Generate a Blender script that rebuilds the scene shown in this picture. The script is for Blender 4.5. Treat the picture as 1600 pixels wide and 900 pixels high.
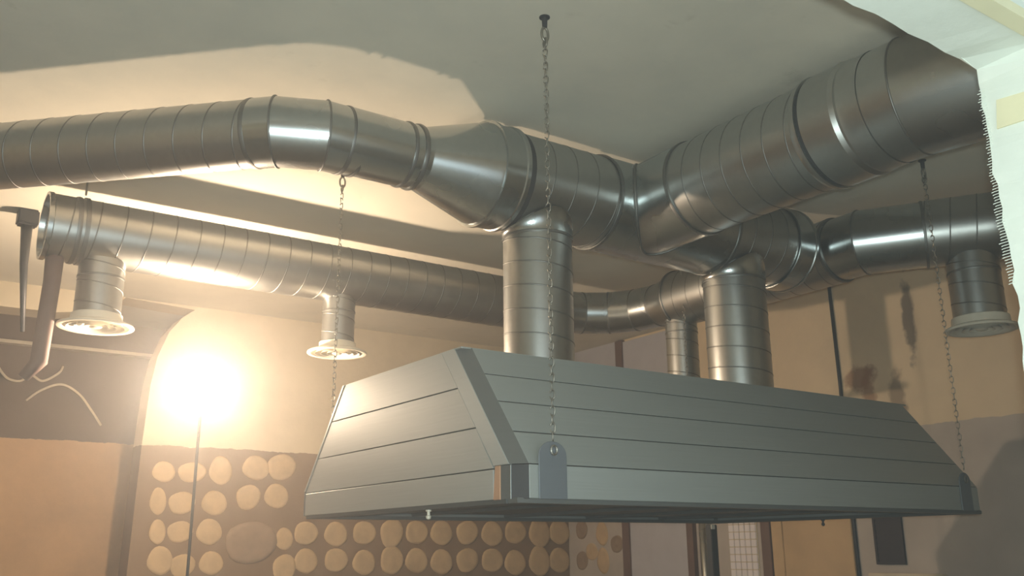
import bpy, bmesh, math, random
from mathutils import Vector, Matrix
random.seed(7)
for o in list(bpy.data.objects): bpy.data.objects.remove(o)
scn = bpy.context.scene
COL = scn.collection

# ------------------------------------------------------------------ camera
cam = bpy.data.cameras.new('camera'); camo = bpy.data.objects.new('camera', cam); COL.objects.link(camo)
cam.sensor_width = 36.0; cam.lens = 1471.0 * 36.0 / 1600.0
cam.clip_start = .02
rx = Vector((0.8212, -0.5706, -0.0090)); dn = Vector((0.1457, 0.2248, -0.9634)); fw = Vector((0.5517, 0.7899, 0.2678))
fw.normalize(); rx = (rx - fw * rx.dot(fw)).normalized(); upv = rx.cross(fw)
m = Matrix((rx, upv, -fw)).transposed().to_4x4(); m.translation = (0, 0, 1.75)
camo.matrix_world = m
scn.camera = camo

# ------------------------------------------------------------------ world, lights, exposure
w = bpy.data.worlds.new('world'); scn.world = w; w.use_nodes = True
w.node_tree.nodes['Background'].inputs[0].default_value = (.62, .72, .75, 1)
w.node_tree.nodes['Background'].inputs[1].default_value = 1.4
scn.view_settings.view_transform = 'Standard'; scn.view_settings.look = 'None'
scn.view_settings.gamma = 1; scn.view_settings.use_curve_mapping = False
scn.view_settings.exposure = 0.45
LAMP = Vector((1.72, 5.80, 2.70))
WARM = (1.0, .76, .54)
def point(name, loc, col, power, r):
    l = bpy.data.lights.new(name, 'POINT'); l.color = col; l.energy = power; l.shadow_soft_size = r
    o = bpy.data.objects.new(name, l); o.location = loc; COL.objects.link(o); return o
BULB_R = .05
BULB_EMIT = 150.0 * (.17 / BULB_R) ** 2
# cool white light of the hand-held flash beside the lens (its glints sit square on every duct)
point('flash', (-.05, -.055, 1.785), (.85, 1.0, .97), 200.0, .025)

# ------------------------------------------------------------------ materials
def s2l(c): return tuple(((v / 255) / 12.92 if v / 255 <= .04045 else ((v / 255 + .055) / 1.055) ** 2.4) for v in c) + (1,)
class MB:
    def __init__(s, name):
        s.m = bpy.data.materials.new(name); s.m.use_nodes = True; s.nt = s.m.node_tree
        s.b = s.nt.nodes['Principled BSDF']; s.tc = s.nt.nodes.new('ShaderNodeTexCoord')
        s.geo = s.nt.nodes.new('ShaderNodeNewGeometry')
    def n(s, t, **k):
        x = s.nt.nodes.new(t)
        for a, v in k.items():
            if a in x.inputs.keys(): x.inputs[a].default_value = v
            else: setattr(x, a, v)
        return x
    def l(s, a, b): s.nt.links.new(a, b)
    def noise(s, scale, detail=4, rough=.6, src=None):
        x = s.n('ShaderNodeTexNoise'); x.inputs['Scale'].default_value = scale; x.inputs['Detail'].default_value = detail
        x.inputs['Roughness'].default_value = rough; s.l(src or s.geo.outputs['Position'], x.inputs['Vector']); return x.outputs['Fac']
    def ramp(s, f, stops):
        r = s.n('ShaderNodeValToRGB'); e = r.color_ramp.elements
        while len(e) < len(stops): e.new(.5)
        for i, (p, c) in enumerate(stops): e[i].position = p; e[i].color = c
        s.l(f, r.inputs['Fac']); return r.outputs['Color']
    def mix(s, f, a, b):
        x = s.n('ShaderNodeMix', data_type='RGBA')
        for i, v in ((0, f), (6, a), (7, b)):
            if hasattr(v, 'links'): s.l(v, x.inputs[i])
            else: x.inputs[i].default_value = v
        return x.outputs[2]
    def bump(s, f, strength, dist=.01):
        x = s.n('ShaderNodeBump'); x.inputs['Strength'].default_value = strength; x.inputs['Distance'].default_value = dist
        s.l(f, x.inputs['Height']); s.l(x.outputs[0], s.b.inputs['Normal'])
    def maths(s, op, a, b=0, clamp=False):
        x = s.n('ShaderNodeMath', operation=op, use_clamp=clamp)
        for i, v in ((0, a), (1, b)):
            if hasattr(v, 'links'): s.l(v, x.inputs[i])
            else: x.inputs[i].default_value = v
        return x.outputs[0]
def plain(name, c, rough=.7, metal=0, var=.12, scale=6, bump=.15, bscale=60):
    M = MB(name); c = s2l(c)
    d = tuple(v * (1 - var) for v in c[:3]) + (1,); u = tuple(min(1, v * (1 + var)) for v in c[:3]) + (1,)
    M.l(M.ramp(M.noise(scale), [(.3, d), (.7, u)]), M.b.inputs['Base Color'])
    M.b.inputs['Roughness'].default_value = rough; M.b.inputs['Metallic'].default_value = metal
    if bump: M.bump(M.noise(bscale), bump, .004)
    return M.m
def galv(name, base, rough, rv=.06, sc=22):
    M = MB(name)
    vor = M.n('ShaderNodeTexVoronoi'); vor.inputs['Scale'].default_value = sc * 2; M.l(M.geo.outputs['Position'], vor.inputs['Vector'])
    d = tuple(v * .93 for v in base) + (1,); u = tuple(min(1, v * 1.05) for v in base) + (1,)
    M.l(M.mix(M.noise(2, 2), M.ramp(vor.outputs['Color'], [(0, d), (1, u)]), base + (1,)), M.b.inputs['Base Color'])
    M.b.inputs['Metallic'].default_value = 1
    r = M.n('ShaderNodeMapRange'); r.inputs['To Min'].default_value = rough - rv; r.inputs['To Max'].default_value = rough + rv
    M.l(M.noise(3, 2), r.inputs['Value']); M.l(r.outputs[0], M.b.inputs['Roughness'])
    M.bump(M.noise(8, 2), .06, .006)
    return M.m
M_spiral = galv('galvanised_spiral', (.47, .48, .465), .37)
M_smooth = galv('galvanised_smooth', (.50, .53, .53), .27, .06)
M_seam = galv('galvanised_seam', (.26, .26, .25), .5)
M_gap = plain('dark_gap_band', (45, 46, 46), .6)  # black band painted for the dark open gap at the collar joints
M_ceil = None
def ceiling_mat():
    M = MB('ceiling_plaster')
    a, b, c = s2l((222, 216, 200)), s2l((212, 208, 194)), s2l((230, 223, 206))
    base = M.ramp(M.noise(1.3, 6, .65), [(.3, b), (.5, a), (.7, c)])
    st = M.ramp(M.noise(3.2, 8, .7), [(.62, (0, 0, 0, 1)), (.72, (1, 1, 1, 1))])
    M.l(M.mix(M.maths('MULTIPLY', st, .25), base, s2l((150, 140, 118))), M.b.inputs['Base Color'])
    M.b.inputs['Roughness'].default_value = .9; M.bump(M.noise(9, 8), .25, .01); return M.m
M_ceil = ceiling_mat()
def wall_mat(name, up, low, zline, mark=None, patch=None):
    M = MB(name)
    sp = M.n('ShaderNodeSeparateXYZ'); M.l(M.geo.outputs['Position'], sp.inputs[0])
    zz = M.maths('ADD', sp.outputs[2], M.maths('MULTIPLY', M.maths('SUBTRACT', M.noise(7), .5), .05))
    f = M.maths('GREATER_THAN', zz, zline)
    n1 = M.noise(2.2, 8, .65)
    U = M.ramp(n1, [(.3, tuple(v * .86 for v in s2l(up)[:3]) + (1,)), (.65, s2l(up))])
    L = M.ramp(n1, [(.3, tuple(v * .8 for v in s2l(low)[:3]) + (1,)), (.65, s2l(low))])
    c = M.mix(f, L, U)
    for (px, py, pz, rx_, rz_, colr) in (mark or []):
        v = M.n('ShaderNodeVectorMath', operation='SUBTRACT'); M.l(M.geo.outputs['Position'], v.inputs[0]); v.inputs[1].default_value = (px, py, pz)
        v2 = M.n('ShaderNodeVectorMath', operation='DIVIDE'); M.l(v.outputs[0], v2.inputs[0]); v2.inputs[1].default_value = (rx_, rx_, rz_)
        ln = M.n('ShaderNodeVectorMath', operation='LENGTH'); M.l(v2.outputs[0], ln.inputs[0])
        d = M.maths('ADD', ln.outputs['Value'], M.maths('MULTIPLY', M.maths('SUBTRACT', M.noise(11, 6), .5), 1.6))
        mask = M.maths('SUBTRACT', 1.15, d, True)
        mask = M.maths('MULTIPLY', mask, 2.2, True)
        c = M.mix(M.maths('MULTIPLY', mask, .75), c, s2l(colr))
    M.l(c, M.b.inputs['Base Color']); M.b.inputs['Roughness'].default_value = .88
    M.bump(M.noise(13, 8), .3, .01); return M.m
M_right = wall_mat('right_wall_paint', (226, 206, 174), (190, 180, 170), 2.60,
                   [(6.4, 4.42, 3.02, .14, .1, (140, 96, 62)), (6.4, 4.36, 2.86, .06, .26, (150, 108, 74)),
                    (6.4, 4.12, 2.75, .07, .3, (136, 118, 98)), (6.4, 3.95, 3.4, .05, .3, (70, 62, 56))])  # brown stains first; the last entry paints an outlet's cast shadow as a dark streak
M_back = wall_mat('back_wall_paint', (215, 200, 172), (138, 114, 88), 2.61)
M_left = wall_mat('left_wall_paint', (205, 188, 158), (180, 155, 125), 2.6)
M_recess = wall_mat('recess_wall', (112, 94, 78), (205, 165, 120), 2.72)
M_floor = plain('concrete_floor', (120, 112, 102), .8, scale=2, bscale=20)
M_white = plain('white_plaster', (226, 232, 222), .85, var=.04, bump=.3, bscale=30)
M_cream = plain('cream_render', (228, 222, 186), .85, var=.05)
M_room = plain('near_room_wall', (170, 172, 168), .85)
M_hood = None
def hood_mat(name, c, rough):
    M = MB(name); c = s2l(c)
    mp = M.n('ShaderNodeMapping'); M.l(M.geo.outputs['Position'], mp.inputs[0]); mp.inputs['Scale'].default_value = (1, 1, 60)
    nz = M.noise(3, 3, .5, mp.outputs[0])
    M.l(M.ramp(nz, [(.3, tuple(v * .93 for v in c[:3]) + (1,)), (.7, c)]), M.b.inputs['Base Color'])
    M.b.inputs['Metallic'].default_value = .35; M.b.inputs['Roughness'].default_value = rough
    M.bump(nz, .04, .002); return M.m
M_hood = hood_mat('brushed_steel_panel', (168, 173, 170), .5)
M_trim = hood_mat('dark_steel_trim', (112, 114, 112), .45)
M_trimlight = hood_mat('light_steel_trim', (180, 186, 184), .35)
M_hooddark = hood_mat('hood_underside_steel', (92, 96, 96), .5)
M_plate = hood_mat('blue_grey_plate', (118, 124, 130), .5)
M_copper = plain('copper_toned_foil', (190, 150, 120), .45, .3)
M_chain = plain('zinc_chain', (150, 146, 136), .4, .8, bump=0)
M_dab = plain('dried_mortar', (192, 166, 128), .95, var=.12, scale=9, bump=.4, bscale=45)
M_dab2 = plain('dried_mortar_grey', (150, 128, 104), .95, var=.12, scale=9, bump=.4, bscale=45)
M_disc = plain('white_enamel', (226, 218, 200), .4, var=.04, bump=0)
M_dark = plain('dark_painted_steel', (58, 58, 60), .5, .3, bump=0)
M_brown = plain('brown_pipe_paint', (110, 84, 74), .6)
M_strip = plain('pale_strip', (205, 190, 165), .6)
M_door = plain('grey_white_panel', (186, 184, 190), .6, var=.05)
M_frame = plain('brown_timber_frame', (112, 88, 76), .7)
M_tile = plain('white_glazed_tile', (240, 234, 236), .3, var=.04, bump=0)
M_creampanel = plain('cream_board', (196, 168, 128), .75, var=.1, scale=3)
M_vent = plain('dark_grille', (44, 36, 42), .6, bump=0)
M_cable = plain('white_cable', (220, 205, 180), .6, bump=0)
def emit(name, c, st):
    M = MB(name); M.b.inputs['Emission Color'].default_value = c + (1,); M.b.inputs['Emission Strength'].default_value = st
    M.b.inputs['Base Color'].default_value = (.9, .9, .85, 1)
    f = M.n('ShaderNodeLayerWeight'); return M.m
M_bulb = emit('glowing_bulb_glass', WARM, BULB_EMIT)

# ------------------------------------------------------------------ mesh helpers
def link(name, bm, mat, parent=None, smooth=False, mats=None):
    me = bpy.data.meshes.new(name); bm.to_mesh(me); bm.free()
    for mm in (mats or [mat]): me.materials.append(mm)
    if smooth:
        for p in me.polygons: p.use_smooth = True
    o = bpy.data.objects.new(name, me); COL.objects.link(o)
    if parent is not None: o.parent = parent
    return o
def smooth_by_angle(o, ang=35):
    me = o.data
    bm = bmesh.new(); bm.from_mesh(me)
    for e in bm.edges:
        if len(e.link_faces) == 2 and e.calc_face_angle(0) > math.radians(ang): e.smooth = False
    for f in bm.faces: f.smooth = True
    bm.to_mesh(me); bm.free(); return o
def empty(name, label, cat, group=None, loc=(0, 0, 0)):
    o = bpy.data.objects.new(name, None); o.location = loc; o.empty_display_size = .1; COL.objects.link(o)
    o['label'] = label; o['category'] = cat
    if group: o['group'] = group
    return o
def tag(o, label, cat, group=None):
    o['label'] = label; o['category'] = cat
    if group: o['group'] = group
    return o
def struct(o): o['kind'] = 'structure'; return o
def box(bm, a, b, bev=0):
    c = [(a[i] + b[i]) / 2 for i in range(3)]; s = [abs(b[i] - a[i]) for i in range(3)]
    r = bmesh.ops.create_cube(bm, size=1, matrix=Matrix.Translation(c) @ Matrix.Diagonal((*s, 1)))
    if bev:
        es = list({e for v in r['verts'] for e in v.link_edges}); bmesh.ops.bevel(bm, geom=es, offset=bev, segments=2, affect='EDGES')
def boxo(name, a, b, mat, parent=None, bev=0):
    bm = bmesh.new(); box(bm, a, b, bev); return link(name, bm, mat, parent)
def slab(bm, pts, off):
    """extrude a planar polygon by vector off"""
    off = Vector(off); a = [bm.verts.new(p) for p in pts]; b = [bm.verts.new(Vector(p) + off) for p in pts]
    bm.faces.new(a); bm.faces.new(list(reversed(b)))
    n = len(pts)
    for i in range(n): bm.faces.new((a[i], b[i], b[(i + 1) % n], a[(i + 1) % n]))
    bmesh.ops.recalc_face_normals(bm, faces=bm.faces)
def frame_of(d):
    d = Vector(d).normalized(); u = Vector((0, 0, 1)) if abs(d.z) < .9 else Vector((1, 0, 0))
    s = d.cross(u).normalized(); return s, s.cross(d).normalized()
def rings_mesh(bm, rings, closed=False, caps=True):
    vs = [[bm.verts.new(p) for p in r] for r in rings]; n = len(rings[0])
    for i in range(len(vs) - 1 + (1 if closed else 0)):
        A, B = vs[i], vs[(i + 1) % len(vs)]
        for k in range(n): bm.faces.new((A[k], A[(k + 1) % n], B[(k + 1) % n], B[k]))
    if caps and not closed: bm.faces.new(list(reversed(vs[0]))); bm.faces.new(vs[-1])
def lathe(bm, p, d, prof, seg=64, caps=False):
    """profile = [(along, radius)] about axis p + d*t"""
    p = Vector(p); d = Vector(d).normalized(); s, u = frame_of(d); R = []
    for t, r in prof:
        R.append([p + d * t + (s * math.cos(2 * math.pi * k / seg) + u * math.sin(2 * math.pi * k / seg)) * r for k in range(seg)])
    rings_mesh(bm, R, caps=caps)
def bead(t, r, w=.012, h=.006): return [(t - w, r), (t - w * .5, r + h * .8), (t, r + h), (t + w * .5, r + h * .8), (t + w, r)]
def tube(bm, pts, r, seg=8, caps=True):
    pts = [Vector(p) for p in pts]; R = []; prev = None
    for i, p in enumerate(pts):
        d = (pts[min(i + 1, len(pts) - 1)] - pts[max(i - 1, 0)]).normalized()
        if prev is None: s, u = frame_of(d)
        else:
            s = (prev - d * prev.dot(d)).normalized(); u = s.cross(d)
        prev = s
        rr = r[i] if isinstance(r, (list, tuple)) else r
        R.append([p + (s * math.cos(2 * math.pi * k / seg) + u * math.sin(2 * math.pi * k / seg)) * rr for k in range(seg)])
    rings_mesh(bm, R, caps=caps)
def helix(bm, a, b, r, pitch, rad=.0024, phase=0, steps=40):
    a, b = Vector(a), Vector(b); d = (b - a); L = d.length; d.normalize(); s, u = frame_of(d)
    n = int(L / pitch * steps); P = []
    for i in range(n + 1):
        t = L * i / n; an = phase + 2 * math.pi * t / pitch
        P.append(a + d * t + (s * math.cos(an) + u * math.sin(an)) * r)
    # flat lock-seam ribbon: 4-sided cross section
    R = []
    for i, p in enumerate(P):
        an = phase + 2 * math.pi * (L * i / n) / pitch; o = s * math.cos(an) + u * math.sin(an)
        R.append([p - d * rad * 2 - o * .001, p - d * rad + o * rad * .8, p + d * rad + o * rad * .8, p + d * rad * 2 - o * .001])
    rings_mesh(bm, R)
def spiral_pipe(parent, a, b, r, pitch=.137, name='spiral_pipe', phase=0, mat=None):
    bm = bmesh.new(); L = (Vector(b) - Vector(a)).length; lathe(bm, a, Vector(b) - Vector(a), [(0, r), (L, r)], 72)
    o = link(name, bm, mat or M_spiral, parent, True)
    bm = bmesh.new(); helix(bm, a, b, r, pitch, phase=phase); link('spiral_seam', bm, M_seam, o, True)
    return o
def lathe_part(parent, name, p, d, prof, mat, seg=72, caps=False, ang=30):
    bm = bmesh.new(); lathe(bm, p, d, prof, seg, caps); return smooth_by_angle(link(name, bm, mat, parent), ang)
def ring_part(parent, p, d, r, w=.012, h=.007, mat=None, name='joint_ring'):
    return lathe_part(parent, name, p, d, [(-w, r - .004), (-w, r + h * .7), (0, r + h), (w, r + h * .7), (w, r - .004)], mat or M_seam)
def gore(parent, name, p0, n0, p1, n1, r0, mat, r1=None, seg=72):
    """tube from p0 to p1 mitred on planes with normals n0, n1"""
    p0, p1, n0, n1 = map(Vector, (p0, p1, n0, n1)); d = (p1 - p0).normalized(); s, u = frame_of(d); A = []; B = []
    r1 = r1 or r0
    for k in range(seg):
        an = 2 * math.pi * k / seg; o = s * math.cos(an) + u * math.sin(an)
        q = p0 + o * r0; A.append(q + d * ((p0 - q).dot(n0) / d.dot(n0)))
        q = p1 + o * r1; B.append(q + d * ((p1 - q).dot(n1) / d.dot(n1)))
    bm = bmesh.new(); rings_mesh(bm, [A, B], caps=False); return link(name, bm, mat, parent, True)
def mitre_ring(parent, p, n, d, r, mat=None):
    p, n, d = Vector(p), Vector(n).normalized(), Vector(d).normalized(); s, u = frame_of(d); P = []
    for k in range(73):
        an = 2 * math.pi * k / 72; o = s * math.cos(an) + u * math.sin(an); q = p + o * (r + .001)
        P.append(q + d * ((p - q).dot(n) / d.dot(n)))
    bm = bmesh.new(); tube(bm, P, .005, 6, False); return link('gore_seam', bm, mat or M_seam, parent, True)

# ------------------------------------------------------------------ room shell
CZ = 3.83; XR = 6.4; YB = 8.15; XL = -3.0
struct(boxo('floor', (XL - .2, -3.2, -.1), (XR + .3, 10.2, 0), M_floor))
struct(boxo('ceiling', (XL - .2, 1.15, CZ), (XR + .3, 10.2, CZ + .2), M_ceil))
wr = struct(boxo('wall_right', (XR, .9, 0), (XR + .2, 10.2, CZ), M_right))
struct(boxo('wall_left', (XL - .2, .9, 0), (XL, 10.2, CZ), M_left))
# back wall with the recess opening at its left and a curved haunch
bm = bmesh.new()
prof = [(XR, 0), (XR, CZ), (1.72, CZ), (2.30, 3.80), (2.20, 3.72), (2.10, 3.58), (2.02, 3.35), (1.985, 3.1), (1.96, 2.6), (1.94, 1.6), (1.94, 0)]
slab(bm, [(x, YB, z) for x, z in prof], (0, .28, 0)); wb = struct(link('wall_back', bm, M_back))
bm = bmesh.new(); slab(bm, [(XL, YB, 3.6), (XL, YB, CZ), (1.72, YB, CZ), (1.60, YB, 3.70), (1.2, YB, 3.63)], (0, .28, 0))
struct(link('wall_back_lintel', bm, M_back))
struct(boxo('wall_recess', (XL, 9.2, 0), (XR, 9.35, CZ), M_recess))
struct(boxo('trim_1', (XL, 9.10, 3.53), (2.3, 9.2, 3.56), M_strip))
# near wall with the opening we look through
bm = bmesh.new()
YN0, YN1, JX, HZ = .985, 1.16, 2.36, 3.0
def ragged(p, q, n, amp, ax):
    out = []
    for i in range(n + 1):
        t = i / n; v = Vector(p).lerp(Vector(q), t)
        if 0 < i < n: v[ax] += random.uniform(-amp, amp)
        out.append(v)
    return out
far = [Vector((-2.3, YN1, HZ))]
for i in range(1, 60):
    far.append(Vector((-2.3 + (JX + 2.3) * i / 60, YN1 + random.uniform(-.004, .008), HZ + random.uniform(-.004, .004) )))
far.append(Vector((JX - .012, YN1, HZ - .012)))
nz_ = 90
for i in range(1, nz_):
    z = HZ - .012 - (HZ - .012) * i / nz_
    far.append(Vector((JX + random.uniform(-.003, .003) + (.004 * math.sin(z * 9)) , YN1 + random.uniform(-.004, .006) + .006 * math.sin(z * 7), z)))
far.append(Vector((JX, YN1, 0)))
near = [Vector((p.x, YN0, HZ if k_ <= 60 else p.z)) for k_, p in enumerate(far)]
for k_, p in enumerate(near):
    if k_ >= 60: p.x = JX
A = [bm.verts.new(p) for p in far]; B = [bm.verts.new(p) for p in near]
for i in range(len(A) - 1): bm.faces.new((A[i], A[i + 1], B[i + 1], B[i]))
# wall faces around the hole
def outer(vs, y):
    oL = bm.verts.new((XL, y, 0)); oLT = bm.verts.new((XL, y, CZ + .1)); oRT = bm.verts.new((XR, y, CZ + .1)); oR = bm.verts.new((XR, y, 0))
    l0 = bm.verts.new((-2.3, y, 0))
    k = 60
    fs = [(oL, oLT, vs[0], l0)]
    for i in range(0, k): fs.append((oLT, vs[i + 1], vs[i]))
    fs.append((oLT, oRT, vs[k]))
    for i in range(k, len(vs) - 1): fs.append((oRT, vs[i + 1], vs[i]))
    fs.append((oRT, oR, vs[-1]))
    for f in fs: bm.faces.new(f)
outer(A, YN1); outer(B, YN0)
bmesh.ops.recalc_face_normals(bm, faces=bm.faces)
wn = struct(link('wall_front', bm, M_white))
# cream edge strip on the header and beige band across the jamb
boxo('edge_strip', (-2.3, .955, HZ - .010), (JX + .02, 1.0, HZ + .02), M_cream, wn)
bm = bmesh.new(); slab(bm, [(JX - .006, .985, 2.872), (JX - .006, 1.125, 2.885), (JX - .006, 1.135, 2.806), (JX - .006, .985, 2.800)], (.02, 0, 0)); link('jamb_band', bm, M_cream, wn)
# frayed glass-fibre mesh along the jamb's broken edge
bm = bmesh.new()
for i in range(70):
    z = 2.93 - i * .0068 * 1.15
    L = .002 + .008 * random.random() + (.004 if 25 < i < 60 else 0)
    y = YN1 + .002
    tube(bm, [(JX - .003, y - .01, z), (JX - .004, y + L * .6, z - .001), (JX - .006 - random.random() * .003, y + L, z - .003)], .0011, 4)
o = link('mesh_fringe', bm, M_white, wn); o['kind'] = 'stuff'
# near room shell
struct(boxo('wall_near_room_left', (XL - .2, -3.2, 0), (XL, .9, CZ), M_room))
struct(boxo('wall_near_room_right', (3.6, -3.0, 0), (3.8, .98, CZ), M_room))
struct(boxo('ceiling_near_room', (XL, -3.0, CZ - .3), (3.6, .98, CZ - .1), M_room))

# ------------------------------------------------------------------ exhaust duct
ZD = 3.53; YE = 3.62
ex = empty('exhaust_duct', 'thick galvanised main duct running over the hood from the left, with an angled thin end', 'duct')
rs, rb = .152, .255
Cc = Vector((1.52, YE + .01, ZD)); Bc = Vector((1.335, 3.707, ZD)); d45 = Vector((-math.sqrt(.5), math.sqrt(.5), 0)); Ac = Bc + d45 * 5.2
dX = Vector((1, 0, 0)); g = (Bc - Cc).normalized()
nB = (d45 + g).normalized(); nC = (g - dX).normalized()
pA = Bc + d45 * .10
spiral_pipe(ex, Ac, pA, rs, .137)
gore(ex, 'elbow_gore', pA, d45, Bc, nB, rs + .003, M_smooth); ring_part(ex, pA, d45, rs, .01, .006)
gore(ex, 'elbow_gore', Bc, nB, Cc, nC, rs + .003, M_smooth); mitre_ring(ex, Bc, nB, g, rs + .003)
gore(ex, 'elbow_gore', Cc, nC, Cc + dX * .09, dX, rs + .003, M_smooth); mitre_ring(ex, Cc, nC, g, rs + .003)
ring_part(ex, Cc + dX * .09, dX, rs, .01, .007); ring_part(ex, Cc + dX * .15, dX, rs, .008, .005)
lathe_part(ex, 'connector_sleeve', (1.61, YE, ZD), dX, [(0, rs), (.30, rs)], M_smooth)
ring_part(ex, (1.91, YE, ZD), dX, rs, .008, .006); ring_part(ex, (1.965, YE, ZD), dX, rs, .01, .008)
lathe_part(ex, 'reducer_cone', (1.91, YE, ZD), dX, [(0, rs), (.09, rs), (.40, rb - .004), (.42, rb)], M_smooth, ang=12)
lathe_part(ex, 'collar', (2.33, YE, ZD), dX, [(0, rb), (0, rb + .012), (.02, rb + .012), (.022, rb + .004), (.115, rb + .004), (.12, rb + .010), (.14, rb + .010), (.14, rb - .005)], M_smooth)
ring_part(ex, (2.488, YE, ZD), dX, rb - .005, .018, .003, M_gap, 'gap_ring')
spiral_pipe(ex, (2.50, YE, ZD), (3.04, YE, ZD), rb - .006, .137, phase=.6)
# tee fitting and the branch towards the opening
XB = 3.38; ZB = 3.53; rbr = .248; dY = Vector((0, -1, 0))
lathe_part(ex, 'tee_body', (3.04, YE, ZD), dX, [(0, rb), (.9, rb)], M_smooth)
ring_part(ex, (3.05, YE, ZD), dX, rb, .009, .006); ring_part(ex, (3.93, YE, ZD), dX, rb, .009, .006)
spiral_pipe(ex, (3.93, YE, ZD), (4.46, YE, ZD), rb - .006, .137)
lathe_part(ex, 'end_cap', (4.44, YE, ZD), dX, [(0, rb), (0, rb + .008), (.02, rb + .008), (.02, rb + .003), (.14, rb + .003), (.145, rb + .008), (.16, rb + .008), (.16, .20), (.13, .19), (.13, 0.001)], M_smooth)
br = ex
# saddle flange where the branch meets the tee body (true intersection curve)
P = []
for k in range(97):
    an = 2 * math.pi * k / 96; x = rbr * math.cos(an) * 1.01; z = rbr * math.sin(an) * 1.01
    P.append((XB + x, YE - math.sqrt(max(0, (rb + .003) ** 2 - z * z)), ZB + z))
bm = bmesh.new(); tube(bm, P, .007, 6, False); link('saddle_flange', bm, M_seam, ex, True)
lathe_part(ex, 'branch_neck', (XB, YE - .05, ZB), dY, [(0, rbr), (.42, rbr)], M_smooth)
ring_part(ex, (XB, 3.15, ZB), dY, rbr, .009, .005)
spiral_pipe(ex, (XB, 3.16, ZB), (XB, 2.36, ZB), rbr - .004, .125, 'branch_pipe')
lathe_part(ex, 'collar', (XB, 2.38, ZB), dY, [(0, rbr), (0, rbr + .006), (.02, rbr + .014), (.035, rbr + .014), (.036, rbr + .002), (.05, rbr + .002), (.055, rbr + .010), (.19, rbr + .008), (.21, rbr + .012), (.23, rbr + .002), (.245, rbr + .008), (.27, rbr + .003), (.34, rbr + .003)], M_spiral)
ring_part(ex, (XB, 2.338, ZB), dY, rbr, .008, .004, M_gap, 'gap_ring')
g2 = Vector((math.sin(math.radians(14)), -math.cos(math.radians(14)), 0))
nb1 = (g2 + dY).normalized(); q0 = Vector((XB, 2.06, ZB)); q1 = Vector((XB, 1.93, ZB)); q2 = q1 + g2 * .42
gore(ex, 'elbow_gore', q0, dY, q1, nb1, rbr, M_spiral); gore(ex, 'elbow_gore', q1, nb1, q2, g2, rbr + .002, M_smooth); mitre_ring(ex, q1, nb1, dY, rbr)
gore(ex, 'elbow_gore', q2, g2, Vector((q2.x + .09, YN1 + .01, ZB)), Vector((0, -1, 0)), rbr, M_smooth)

def riser(x, y, r, z1, label, phase):
    t = empty('riser_duct', label, 'duct', 'risers joining the hood to the main duct', (x, y, 2.52))
    spiral_pipe(t, (0, 0, .02), (0, 0, z1 - 2.52 - .05), r, .118, phase=phase)
    lathe_part(t, 'base_flange', (0, 0, .003), (0, 0, 1), [(0, r + .03), (.003, r + .03), (.004, r + .004), (.03, r + .004), (.03, r - .002)], M_smooth)
    # saddle collar cut to the main duct
    R0 = []; R1 = []; R2 = []
    for k in range(72):
        an = 2 * math.pi * k / 72; xx = (r + .005) * math.cos(an); yy = (r + .005) * math.sin(an)
        dy = y + yy - YE; zt = ZD - math.sqrt(max(.0004, (rb + .002) ** 2 - dy * dy)) - 2.52 
        R0.append((xx, yy, z1 - 2.52 - .14)); R1.append((xx, yy, zt)); dd = 1.03; R2.append((xx * dd, yy * dd, ZD - math.sqrt(max(.0004, (rb + .004) ** 2 - (y + yy * dd - YE) ** 2)) - 2.52 ))
    bm = bmesh.new(); rings_mesh(bm, [R0, R1, R2], caps=False); link('saddle_collar', bm, M_smooth, t, True)
    ring_part(t, (0, 0, z1 - 2.52 - .14), (0, 0, 1), r + .003, .006, .004)
    return t
riser(2.672, 3.60, .172, 3.38, 'round spiral riser nearest the camera, joining hood top to main duct', 0)
riser(4.095, 3.60, .178, 3.38, 'farther spiral riser near the right end of the hood', 1.2)

# ------------------------------------------------------------------ supply duct
YS = 5.57; XS = 4.86; rS = .187; ZS = 3.52
su = empty('supply_duct', 'long thinner galvanised duct at the back, carrying the round white outlets', 'duct')
lathe_part(su, 'end_cap', (.70, YS, ZS), dX, [(.03, .001), (.03, rS - .015), (0, rS - .01), (0, rS + .006), (.025, rS + .006), (.03, rS)], M_smooth)
spiral_pipe(su, (.72, YS, ZS), (4.0, YS, ZS), rS, .140, phase=2)
ring_part(su, (.86, YS, ZS), dX, rS, .012, .008)
lathe_part(su, 'reducer_cone', (4.0, YS, ZS), dX, [(0, rS + .003), (.05, rS + .003), (.25, .162), (.30, .162)], M_smooth)
re = .160
prev = Vector((4.30, YS, ZS)); pd = dX.copy(); pn = dX.copy()
pts = []
for i in range(5):
    an = math.radians(90 * i / 4); pts.append(Vector((4.30 + .56 * math.sin(an), YS - .56 * (1 - math.cos(an)), ZS)))
for i in range(4):
    n0 = Vector((math.cos(math.radians(90 * i / 4)), -math.sin(math.radians(90 * i / 4)), 0)); n1 = Vector((math.cos(math.radians(90 * (i + 1) / 4)), -math.sin(math.radians(90 * (i + 1) / 4)), 0))
    gore(su, 'elbow_gore', pts[i], n0, pts[i + 1], n1, re, M_smooth); ring_part(su, pts[i + 1], n1, re - .002, .007, .006)
YE2 = YS - .56
lathe_part(su, 'reducer_cone', (XS, YE2, ZS), dY, [(0, re), (.03, re), (.05, re + .004), (.12, re + .015), (.2, .203), (.22, .208)], M_spiral, ang=12)
ring_part(su, (XS, YE2 - .215, ZS), dY, .207, .010, .008)
Pb = Vector((4.84, 3.22, ZS)); gd = Vector((.53, -.848, 0)).normalized()
spiral_pipe(su, (XS, YE2 - .2, ZS), (4.845, 3.40, ZS), .205, .137)
nb = (gd + dY).normalized()
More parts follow.
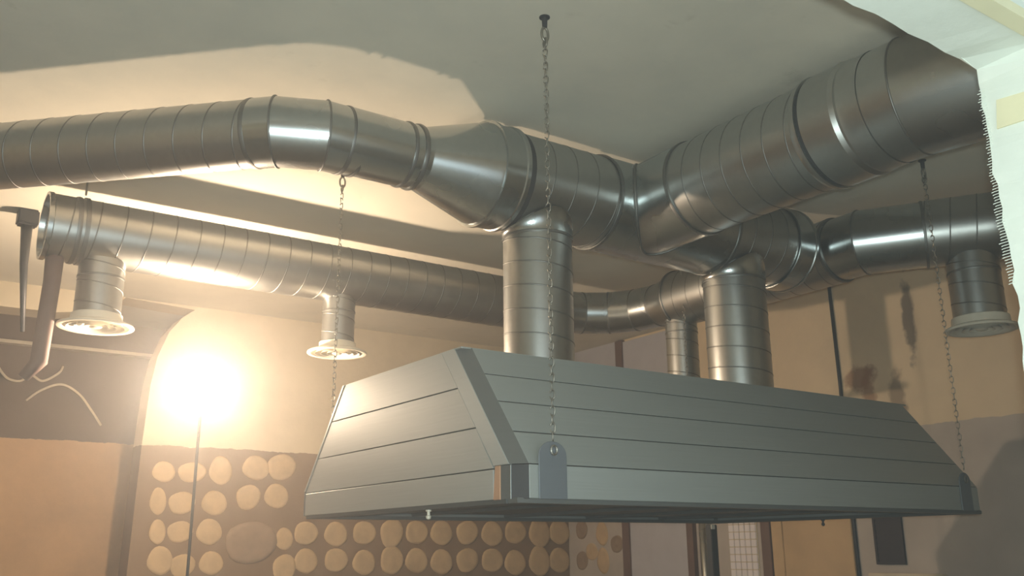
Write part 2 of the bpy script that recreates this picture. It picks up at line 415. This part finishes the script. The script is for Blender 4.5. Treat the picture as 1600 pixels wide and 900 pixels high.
gore(su, 'elbow_gore', (4.845, 3.42, ZS), dY, Pb, nb, .195, M_smooth); ring_part(su, (4.845, 3.40, ZS), dY, .2, .01, .008)
Pe = Pb + gd * .34
gore(su, 'elbow_gore', Pb, nb, Pe, gd, .195, M_smooth); mitre_ring(su, Pb, nb, dY, .195); ring_part(su, Pe, gd, .195, .008, .007)
spiral_pipe(su, Pe, Pb + gd * 1.75, .198, .137)

def diffuser(x, y, z, r, rd, label, warp=0, top=3.36):
    t = empty('round_diffuser', label, 'diffuser', 'round outlets hanging from the supply duct', (x, y, z))
    spiral_pipe(t, (0, 0, .05), (0, 0, top - z), rd, .12, 'drop_pipe')
    ring_part(t, (0, 0, top - z - .10), (0, 0, 1), rd, .006, .004)
    R0 = []; R1 = []
    lathe_part(t, 'neck_ring', (0, 0, 0), (0, 0, 1), [(.02, rd - .004), (.02, rd + .016), (.07, rd + .012), (.075, rd)], M_disc)
    lathe_part(t, 'rim', (0, 0, 0), (0, 0, -1), [(-.03, rd), (-.022, r * .86), (-.012, r * .98), (-.004, r), (.002, r * .985), (.004, r * .94), (0, r * .86), (-.02, r * .80)], M_disc)
    for q, f in enumerate((.74, .54, .34)):
        lathe_part(t, 'cone_ring', (0, 0, 0), (0, 0, -1), [(-.03, r * (f - .14)), (.0, r * f), (.003, r * (f + .015)), (.001, r * (f - .02)), (-.026, r * (f - .15))], M_disc)
    lathe_part(t, 'centre_disc', (0, 0, 0), (0, 0, -1), [(-.02, r * .1), (-.002, r * .17), (.004, r * .12), (.005, .001)], M_disc)
    return t
diffuser(1.03, YS, 2.975, .205, .125, 'white round outlet on a short drop, leftmost, above the glaring lamp')
diffuser(2.50, YS, 2.985, .192, .105, 'white round outlet just left of the hood top, second from the left')
diffuser(4.86, 4.80, 2.83, .19, .115, 'round outlet hanging left of the farther riser, its disc hidden behind the hood')
diffuser(5.16, 2.745, 2.925, .195, .14, 'unlit round outlet at the far right beside the broken plaster edge')

# ------------------------------------------------------------------ hood
hd = empty('extractor_hood', 'large steel extractor canopy with horizontal panels hung on chains', 'hood', loc=(3.38, 3.64, 1.92))
HX0, HX1 = 1.905, 4.86; YF0, YF1, YK0, YK1 = 2.705, 3.08, 4.57, 4.16; Z0, Z1, Z2 = 1.92, 2.04, 2.52
O = Vector((3.38, 3.64, 1.92))
def yf(z): return YF0 if z <= Z1 else YF0 + (YF1 - YF0) * (z - Z1) / (Z2 - Z1)
def yk(z): return YK0 if z <= Z1 else YK0 + (YK1 - YK0) * (z - Z1) / (Z2 - Z1)
GAP = .002
def hpanel(name, q, off, mat):
    bm = bmesh.new(); slab(bm, [Vector(p) - O for p in q], off)
    es = [e for e in bm.edges]; bmesh.ops.bevel(bm, geom=es, offset=.0015, segments=1, affect='EDGES')
    return link(name, bm, mat, hd)
CH = .05
zs = [Z0, Z1, 2.163, 2.285, 2.402, Z2]
for a, b in zip(zs, zs[1:]):
    a2, b2 = a + GAP, b - GAP
    hpanel('side_panel', [(HX0 + CH, yf(a2), a2), (HX1 - CH, yf(a2), a2), (HX1 - CH, yf(b2), b2), (HX0 + CH, yf(b2), b2)], (0, .018, 0), M_hood)
    hpanel('side_panel', [(HX0 + CH, yk(a2), a2), (HX1 - CH, yk(a2), a2), (HX1 - CH, yk(b2), b2), (HX0 + CH, yk(b2), b2)], (0, -.018, 0), M_hood)
zl = [Z0, 2.03, 2.190, 2.357, Z2]
ES = .15
for X, off in ((HX0, .018), (HX1, -.018)):
    for a, b in zip(zl, zl[1:]):
        a2, b2 = a + GAP, b - GAP
        hpanel('end_panel', [(X, yf(a2) + ES, a2), (X, yk(a2) - .02, a2), (X, yk(b2) - .02, b2), (X, yf(b2) + ES, b2)], (off, 0, 0), M_hood)
    for yy, s in ((yf, 1), (yk, -1)):
        w_ = ES - GAP if s > 0 else .02
        i_ = CH if s > 0 else 0.0
        for a, b in ((Z1, Z2),):
            hpanel('edge_strip', [(X - off * .1, yy(a) + s * i_, a), (X - off * .1, yy(a) + s * w_, a), (X - off * .1, yy(b) + s * w_, b), (X - off * .1, yy(b) + s * i_, b)], (off, 0, 0), M_trimlight)
        sx = 1 if off > 0 else -1
        if s > 0:
            # chamfered corner strip, slanted length and vertical foot
            for a, b in ((Z1 + .001, Z2),):
                hpanel('corner_strip', [(X, yy(a) + s * CH, a), (X + sx * CH, yy(a), a), (X + sx * CH, yy(b), b), (X, yy(b) + s * CH, b)], (sx * .01, s * .01, 0), M_trim)
            a, b = Z0, Z1 - .001
            hpanel('corner_foot', [(X - sx * .002, yy(a) + ES, a), (X - sx * .002, yy(a) + .105, a), (X - sx * .002, yy(b) + .105, b), (X - sx * .002, yy(b) + ES - .012, b)], (sx * .012, 0, 0), M_copper)
            hpanel('corner_foot', [(X, yy(a) + .104, a), (X + sx * .010, yy(a) + .052, a), (X + sx * .010, yy(b) + .052, b), (X, yy(b) + .104, b)], (sx * .012, .0, 0), M_trim)
            hpanel('corner_edge', [(X + sx * .006, yy(a) + .056, a), (X + sx * .006, yy(a) + .05, a), (X + sx * .006, yy(b) + .05, b), (X + sx * .006, yy(b) + .056, b)], (sx * .012, 0, 0), M_smooth)
            hpanel('corner_foot', [(X + sx * .008, yy(a) + .049, a), (X + sx * CH, yy(a), a), (X + sx * CH, yy(b), b), (X + sx * .008, yy(b) + .049, b)], (sx * .01, .01, 0), M_dark)
        else:
            hpanel('corner_strip', [(X, yy(Z0), Z0), (X + sx * CH, yy(Z0), Z0), (X + sx * CH, yy(Z1), Z1), (X, yy(Z1), Z1)], (0, -.012, 0), M_trim)
            hpanel('corner_strip', [(X, yy(Z1), Z1), (X + sx * CH, yy(Z1), Z1), (X + sx * CH, yy(Z2), Z2), (X, yy(Z2), Z2)], (0, -.012, 0), M_trim)
# dark backing so the joints read as recesses, top sheet, rim and underside
bm = bmesh.new()
R = [[Vector(p) - O for p in ((HX0 + .052, yf(z) + .03, z), (HX1 - .052, yf(z) + .03, z), (HX1 - .052, yk(z) - .03, z), (HX0 + .052, yk(z) - .03, z))] for z in (Z0 + .02, Z1, Z2 - .004)]
rings_mesh(bm, R, caps=False); link('inner_shell', bm, M_dark, hd)
bm = bmesh.new(); box(bm, Vector((HX0 + .001, YF1 + .001, Z2 - .006)) - O, Vector((HX1 - .001, YK1 - .001, Z2)) - O); link('top_sheet', bm, M_hood, hd)
def bar(name, a, b, mat): bm = bmesh.new(); box(bm, Vector(a) - O, Vector(b) - O, .002); return link(name, bm, mat, hd)
bar('bottom_rim', (HX0 + .01, YF0 + .015, Z0 - .014), (HX1 - .01, YF0 + .075, Z0 + .004), M_trim)
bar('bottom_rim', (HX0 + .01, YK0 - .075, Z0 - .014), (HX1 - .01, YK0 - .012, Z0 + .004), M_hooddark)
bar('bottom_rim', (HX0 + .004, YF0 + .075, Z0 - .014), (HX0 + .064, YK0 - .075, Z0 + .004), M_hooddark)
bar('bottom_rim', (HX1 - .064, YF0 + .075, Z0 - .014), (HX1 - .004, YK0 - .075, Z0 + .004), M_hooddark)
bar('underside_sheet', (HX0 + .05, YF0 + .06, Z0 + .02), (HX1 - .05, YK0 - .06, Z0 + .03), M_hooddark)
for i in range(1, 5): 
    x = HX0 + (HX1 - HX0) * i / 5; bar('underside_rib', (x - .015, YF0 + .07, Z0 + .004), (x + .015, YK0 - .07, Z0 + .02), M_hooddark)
def knob(x, y, mat):
    lathe_part(hd, 'hanging_bolt', Vector((x, y, Z0 - .012)) - O, (0, 0, -1), [(0, .004), (0, .012), (.008, .012), (.009, .006), (.022, .006), (.026, .011), (.036, .009), (.04, .001)], mat, 16)
knob(1.93, 3.36, M_disc); knob(4.81, 3.68, M_dark)
def hook_plate(x, y, w, h, s):
    pts = [(x - w / 2, y, Z0), (x + w / 2, y, Z0)] + [(x + w / 2 * math.cos(a), y, Z0 + h - w / 2 + w / 2 * math.sin(a) * .8) for a in [math.pi * k / 10 for k in range(11)]]
    hpanel('hanger_plate', pts, (0, -.005 * s, 0), M_plate)
    bm = bmesh.new(); P = [Vector((x, y - s * .008, Z0 + h - .045)) - O + Vector((.013 * math.cos(a), -.004 * s, .016 * math.sin(a))) for a in [2 * math.pi * k / 16 for k in range(17)]]
    tube(bm, P, .004, 6); link('shackle', bm, M_chain, hd)
hook_plate(2.055, YF0 - .003, .125, .215, 1); hook_plate(4.69, YF0 - .003, .10, .20, 1)
hook_plate(2.055, YK0 + .003, .125, .215, -1); hook_plate(4.69, YK0 + .003, .10, .20, -1)

# ------------------------------------------------------------------ chains
def link_mesh():
    bm = bmesh.new(); P = []
    for k in range(13):
        a = 2 * math.pi * k / 12; P.append((.0085 * math.cos(a), 0, .010 * math.sin(a) + (.007 if math.sin(a) >= 0 else -.007)))
    tube(bm, P, .0022, 5, False); me = bpy.data.meshes.new('chain_links'); bm.to_mesh(me); bm.free(); return me
def chain(x, y, ztop, zbot, label, hook=True, pitch=.030):
    t = empty('hanging_chain', label, 'chain', 'chains holding up the hood', (x, y, ztop))
    bm = bmesh.new(); lm = link_mesh(); n = int((ztop - zbot - .13) / pitch); z = -.13
    for i in range(n):
        a = len(bm.verts); bm.from_mesh(lm); bm.verts.ensure_lookup_table()
        rot = Matrix.Rotation(math.radians((i % 2) * 90 + 35 + random.uniform(-12, 12)), 4, 'Z')
        for v in bm.verts[a:]: v.co = rot @ v.co + Vector((random.uniform(-.0015, .0015), 0, z - i * pitch))
    o = link('chain_links', bm, M_chain, t, True); o['kind'] = 'stuff'
    lathe_part(t, 'ceiling_washer', (0, 0, 0), (0, 0, -1), [(0, .022), (.004, .022), (.006, .012), (.05, .010), (.05, .001)], M_dark, 24)
    bm = bmesh.new(); P = [(.016 * math.sin(a), 0, -.078 + .030 * math.cos(a)) for a in [2 * math.pi * k / 16 for k in range(17)]]
    tube(bm, P, .0055, 8, False); link('eye_hook', bm, M_chain, t, True)
    bm = bmesh.new(); P = [(0, .012 * math.sin(a), -.115 + .020 * math.cos(a)) for a in [2 * math.pi * k / 16 for k in range(17)]]
    tube(bm, P, .004, 8, False); link('quick_link', bm, M_chain, t, True)
    return t
chain(2.055, 2.694, CZ, 2.10, 'thin steel chain hanging in front of the nearest riser to the hood front')
chain(2.055, 4.60, CZ, 2.10, 'thin steel chain behind the hood, passing before the second white outlet')
chain(4.69, 2.694, CZ, 2.09, 'thin steel chain at the right end of the hood, against the stained wall')
chain(4.69, 4.60, CZ, 2.09, 'thin steel chain behind the farther riser, nearly hidden')

# ------------------------------------------------------------------ glaring work lamp on a thin stand
t = empty('work_lamp', 'glaring warm work lamp on a thin stand in front of the back wall', 'lamp', loc=(LAMP.x, LAMP.y, 0))
bm = bmesh.new(); bmesh.ops.create_uvsphere(bm, u_segments=40, v_segments=24, radius=1, matrix=Matrix.Translation((0, 0, LAMP.z)) @ Matrix.Diagonal((BULB_R, BULB_R, BULB_R, 1)))
link('glowing_bulb', bm, M_bulb, t, True)
lathe_part(t, 'socket', (0, 0, LAMP.z - BULB_R + .01), (0, 0, -1), [(0, .05), (.02, .055), (.08, .05), (.09, .02), (.09, .001)], M_dark, 32)
bm = bmesh.new(); tube(bm, [(0, 0, .5), (0, 0, LAMP.z - BULB_R - .06)], .009, 12); link('pole', bm, M_dark, t, True)
for k in range(3):
    a = 2 * math.pi * k / 3 + .4
    bm = bmesh.new(); tube(bm, [(0, 0, .75), (.5 * math.cos(a), .5 * math.sin(a), .0)], .012, 8); link('leg', bm, M_dark, t, True)

# ------------------------------------------------------------------ pieces round the supply duct's left end
bm = bmesh.new(); tube(bm, [(.775, YS - .02, 3.40), (.78, YS, 3.2), (.765, YS, 2.75), (.70, YS + .02, 2.66)], [.05, .045, .045, .03], 16)
tag(link('drain_pipe', bm, M_brown, None, True), 'dull brown vertical pipe below the left end of the back duct', 'pipe')
t = empty('ceiling_bracket', 'dark bracket on the ceiling with a long strap at the far left', 'bracket', loc=(.70, 6.3, CZ))
bm = bmesh.new(); box(bm, (-.06, -.05, -.10), (.06, .05, 0), .01); link('anchor_block', bm, M_dark, t)
bm = bmesh.new(); tube(bm, [(0, 0, -.08), (.01, -.02, -.35), (.05, -.04, -.78)], [.035, .024, .012], 8); link('strap', bm, M_dark, t, True)
t = empty('hanger_rod', 'thin threaded rod holding the left end of the back duct', 'rod', loc=(.90, YS, CZ))
bm = bmesh.new(); tube(bm, [(0, 0, 0), (0, 0, -.09)], .006, 8); link('rod', bm, M_chain, t)
ring = lathe_part(t, 'band', (0, 0, ZS - CZ), dX, [(-.012, rS + .001), (-.012, rS + .008), (.012, rS + .008), (.012, rS + .001)], M_seam)
# loose cables in the recess
for j, (pts, lb) in enumerate((
        ([(1.20, 9.18, 3.05), (1.30, 9.12, 3.14), (1.45, 9.08, 3.2), (1.60, 9.08, 3.13), (1.72, 9.1, 3.0), (1.84, 9.16, 2.86)], 'pale cable arching on the dark wall left of the lamp'),
        ([(.95, 9.18, 3.32), (1.02, 9.1, 3.22), (1.12, 9.08, 3.20), (1.2, 9.08, 3.26), (1.3, 9.1, 3.22), (1.42, 9.1, 3.3), (1.46, 9.16, 3.38)], 'crumpled pale cable end above the arching cable at left'))):
    cu = []
    V = [Vector(p) for p in pts]; V = [V[0]] + V + [V[-1]]
    for i in range(1, len(V) - 2):
        for s in range(8):
            u = s / 8; a, b, c, d = V[i - 1], V[i], V[i + 1], V[i + 2]
            cu.append(.5 * ((2 * b) + (c - a) * u + (2 * a - 5 * b + 4 * c - d) * u * u + (3 * b - a - 3 * c + d) * u ** 3))
    bm = bmesh.new(); tube(bm, cu, .011, 8); tag(link('loose_cable', bm, M_cable, None, True), lb, 'cable')

# ------------------------------------------------------------------ mortar dabs left from old tiles, on the back wall and the corner
KX = 1471.0
RV = (rx, -upv, fw)
def ray(px, py):
    return rx * ((px - 800) / KX) - upv * ((py - 450) / KX) + fw
def ony(px, py, y):
    d = ray(px, py); return Vector((0, 0, 1.75)) + d * (y / d.y)
def onx(px, py, x):
    d = ray(px, py); return Vector((0, 0, 1.75)) + d * (x / d.x)
def dab_mesh(kind):
    bm = bmesh.new(); n = 18; R = []
    ph = random.random() * 6
    for rr, h in ((1.0, 0), (.96, .7), (.78, 1.0), (.5, .85 if kind == 0 else .35), (.2, .9 if kind == 0 else 1.0)):
        R.append([(rr * math.cos(2 * math.pi * k / n) * (1 + .05 * math.sin(3 * 2 * math.pi * k / n + ph)), -h * .15,
                   rr * math.sin(2 * math.pi * k / n) * (1 + .06 * math.sin(2 * 2 * math.pi * k / n + ph))) for k in range(n)])
    vs = [[bm.verts.new(p) for p in r] for r in R]
    for i in range(len(vs) - 1):
        for k in range(n): bm.faces.new((vs[i][k], vs[i + 1][k], vs[i + 1][(k + 1) % n], vs[i][(k + 1) % n]))
    bm.faces.new(list(reversed(vs[-1])))
    bmesh.ops.recalc_face_normals(bm, faces=bm.faces)
    me = bpy.data.meshes.new('mortar_dab'); bm.to_mesh(me); bm.free(); me.materials.append(M_dab if kind < 2 else M_dab2)
    for p in me.polygons: p.use_smooth = True
    return me
DM = [dab_mesh(0), dab_mesh(0), dab_mesh(1), dab_mesh(2)]
def dab(px, py, w, h, kind=0, wall=0):
    o = bpy.data.objects.new('mortar_dab', DM[kind])
    if wall == 0: p = ony(px, py, YB - .001); q = ony(px + w, py, YB); o.parent = wb; s = (q - p).length; sc = 8.0 / 1471
    else: p = onx(px, py, XR - .001); o.parent = wr; o.rotation_euler = (0, 0, -math.pi / 2); s = w * .0085
    dep = (p - Vector((0, 0, 1.75))).dot(fw)
    o.location = p; o.scale = (s, (s + h * dep / KX) / 2 * .8, h * dep / KX * .99)
    COL.objects.link(o)
big = []
for (x, y, ww, hh, k) in [(247, 783, 13, 21, 0), (284, 786, 21, 18, 1), (335, 786, 20, 19, 0), (388, 777, 19, 20, 1), (432, 775, 19, 19, 0),
        (400, 731, 21, 19, 0), (440, 730, 22, 21, 1), (345, 735, 18, 22, 0), (300, 738, 22, 16, 1), (256, 737, 18, 16, 0),
        (246, 831, 13, 19, 0), (281, 831, 20, 17, 1), (327, 831, 20, 20, 0), (250, 876, 20, 22, 0), (285, 884, 20, 18, 1), (330, 880, 19, 18, 0),
        (392, 848, 40, 34, 3), (444, 842, 14, 17, 0), (444, 888, 18, 22, 1)]:
    dab(x, y, ww, hh, k)
xs = [478, 525, 569, 612, 651, 690, 730, 769, 805, 843, 874]
for j, yy in enumerate((833, 877)):
    for i, x in enumerate(xs):
        k = 2 if (i + j) in (0, 2, 4, 8) or (j == 0 and i == 8) else random.choice((0, 1))
        dab(x, yy + random.uniform(-2, 2), 18.5 - .25 * i, 19 + (4 if i == 3 or i == 9 else 0), k)
for i, x in enumerate(xs): dab(x, 920, 18, 19, random.choice((0, 1, 2)))
for x, y, hh, k in ((909, 828, 15, 3), (925, 862, 14, 2), (941, 834, 18, 0), (943, 876, 20, 0), (910, 876, 15, 3), (964, 850, 14, 3)): dab(x, y, 11, hh, k, 1)

# ------------------------------------------------------------------ right wall fittings
d1 = struct(boxo('door_1', (XR - .03, 6.36, 0), (XR + .001, 7.14, 3.8), M_door))
for a, b in ((6.28, 6.36), (7.14, 7.24)): boxo('door_frame', (XR - .05, a, 0), (XR, b, 3.82), M_frame, d1)
struct(boxo('trim_2', (XR - .012, 7.24, 2.62), (XR, YB, CZ), M_door))
bm = bmesh.new(); tube(bm, [(XR - .07, 6.12, 0), (XR - .07, 6.12, 2.3)], .045, 20)
tag(link('steel_pipe', bm, M_smooth, None, True), 'shiny vertical steel pipe between the grey door and the dark post, below the hood', 'pipe')
tp = empty('tile_patch', 'narrow strip of small white wall tiles right of the dark post under the hood', 'tiles', loc=(XR, 5.73, 0))
tm = None
ts = .062
bmb = bmesh.new(); box(bmb, (-.006, -.16, .02), (0, .16, 2.2)); link('grout_bed', bmb, M_strip, tp)
for i in range(5):
    for j in range(8, 35):
        if tm is None:
            bm = bmesh.new(); box(bm, (-.012, -.0275, -.0275), (0, .0275, .0275), .003); o = link('tile', bm, M_tile, tp); tm = o.data
        else:
            o = bpy.data.objects.new('tile', tm); o.parent = tp; COL.objects.link(o)
        o.location = (-.005, (i - 2) * ts, .05 + j * ts)
cp = empty('cream_board', 'tall cream wall board under the hood, right of the white tiles', 'board', loc=(XR, 5.0, 0))
bm = bmesh.new(); box(bm, (-.03, -.38, .05), (0, .28, 2.3), .004); link('board_face', bm, M_creampanel, cp)
bm = bmesh.new(); box(bm, (-.03, .285, .05), (0, .40, 2.3), .004); link('board_face', bm, M_creampanel, cp)
bm = bmesh.new(); box(bm, (-.035, .41, .05), (0, .51, 2.3), .004); link('edge_board', bm, M_frame, cp)
bm = bmesh.new(); tube(bm, [(XR - .012, 4.60, .3), (XR - .012, 4.605, 2.0), (XR - .012, 4.60, 3.0), (XR - .012, 4.61, CZ)], .014, 8)
tag(link('dark_conduit', bm, M_dark, None, True), 'thin dark vertical conduit on the right wall, left of the brown stain', 'conduit')
vt = empty('wall_grille', 'dark rectangular grille low on the right wall under the hood end', 'grille', loc=(XR, 4.32, 1.79))
bm = bmesh.new(); box(bm, (-.01, -.11, -.16), (0, .11, .16)); link('backing', bm, M_vent, vt)
for a, b in (((-.02, -.12, -.17), (0, -.102, .17)), ((-.02, .102, -.17), (0, .12, .17)), ((-.02, -.102, .152), (0, .102, .17)), ((-.02, -.102, -.17), (0, .102, -.152))):
    bm = bmesh.new(); box(bm, a, b); link('frame_bar', bm, M_vent, vt)
for k in range(7):
    bm = bmesh.new(); box(bm, (-.018, -.1, -.135 + k * .042), (-.008, .1, -.115 + k * .042)); link('slat', bm, M_vent, vt)
tp2 = tag(boxo('ledge', (XR - .05, 3.9, 1.50), (XR, 4.5, 1.56), M_strip, None, .004), 'pale narrow ledge below the dark grille', 'ledge')
pt = empty('steel_post', 'dark steel post standing under the back right corner of the hood', 'post', loc=(4.83, 4.60, 0))
bm = bmesh.new(); box(bm, (-.03, -.025, .01), (.03, .025, 1.90), .004); link('post_shaft', bm, M_dark, pt)
bm = bmesh.new(); box(bm, (-.06, -.06, 0), (.06, .06, .01), .002); link('base_plate', bm, M_dark, pt)
bm = bmesh.new(); box(bm, (-.034, -.034, 1.87), (.0, -.026, 1.90), .002); link('pale_tab', bm, M_disc, pt)

# ------------------------------------------------------------------ thin haze volume added for the lamp's glow and glare veil
HAZE = 0.038
if HAZE > 0:
    hz = boxo('glow_haze', (XL - .5, -.012, -.4), (XR + .5, 10.6, CZ + .5), M_white)
    M = bpy.data.materials.new('glow_haze'); M.use_nodes = True; nt = M.node_tree; nt.nodes.clear()
    o = nt.nodes.new('ShaderNodeOutputMaterial'); v = nt.nodes.new('ShaderNodeVolumeScatter')
    v.inputs['Density'].default_value = HAZE; v.inputs['Anisotropy'].default_value = .82; nt.links.new(v.outputs[0], o.inputs['Volume'])
    hz.data.materials[0] = M; hz['kind'] = 'stuff'; tag(hz, 'thin haze added through the room to give the glaring lamp its glow', 'haze')
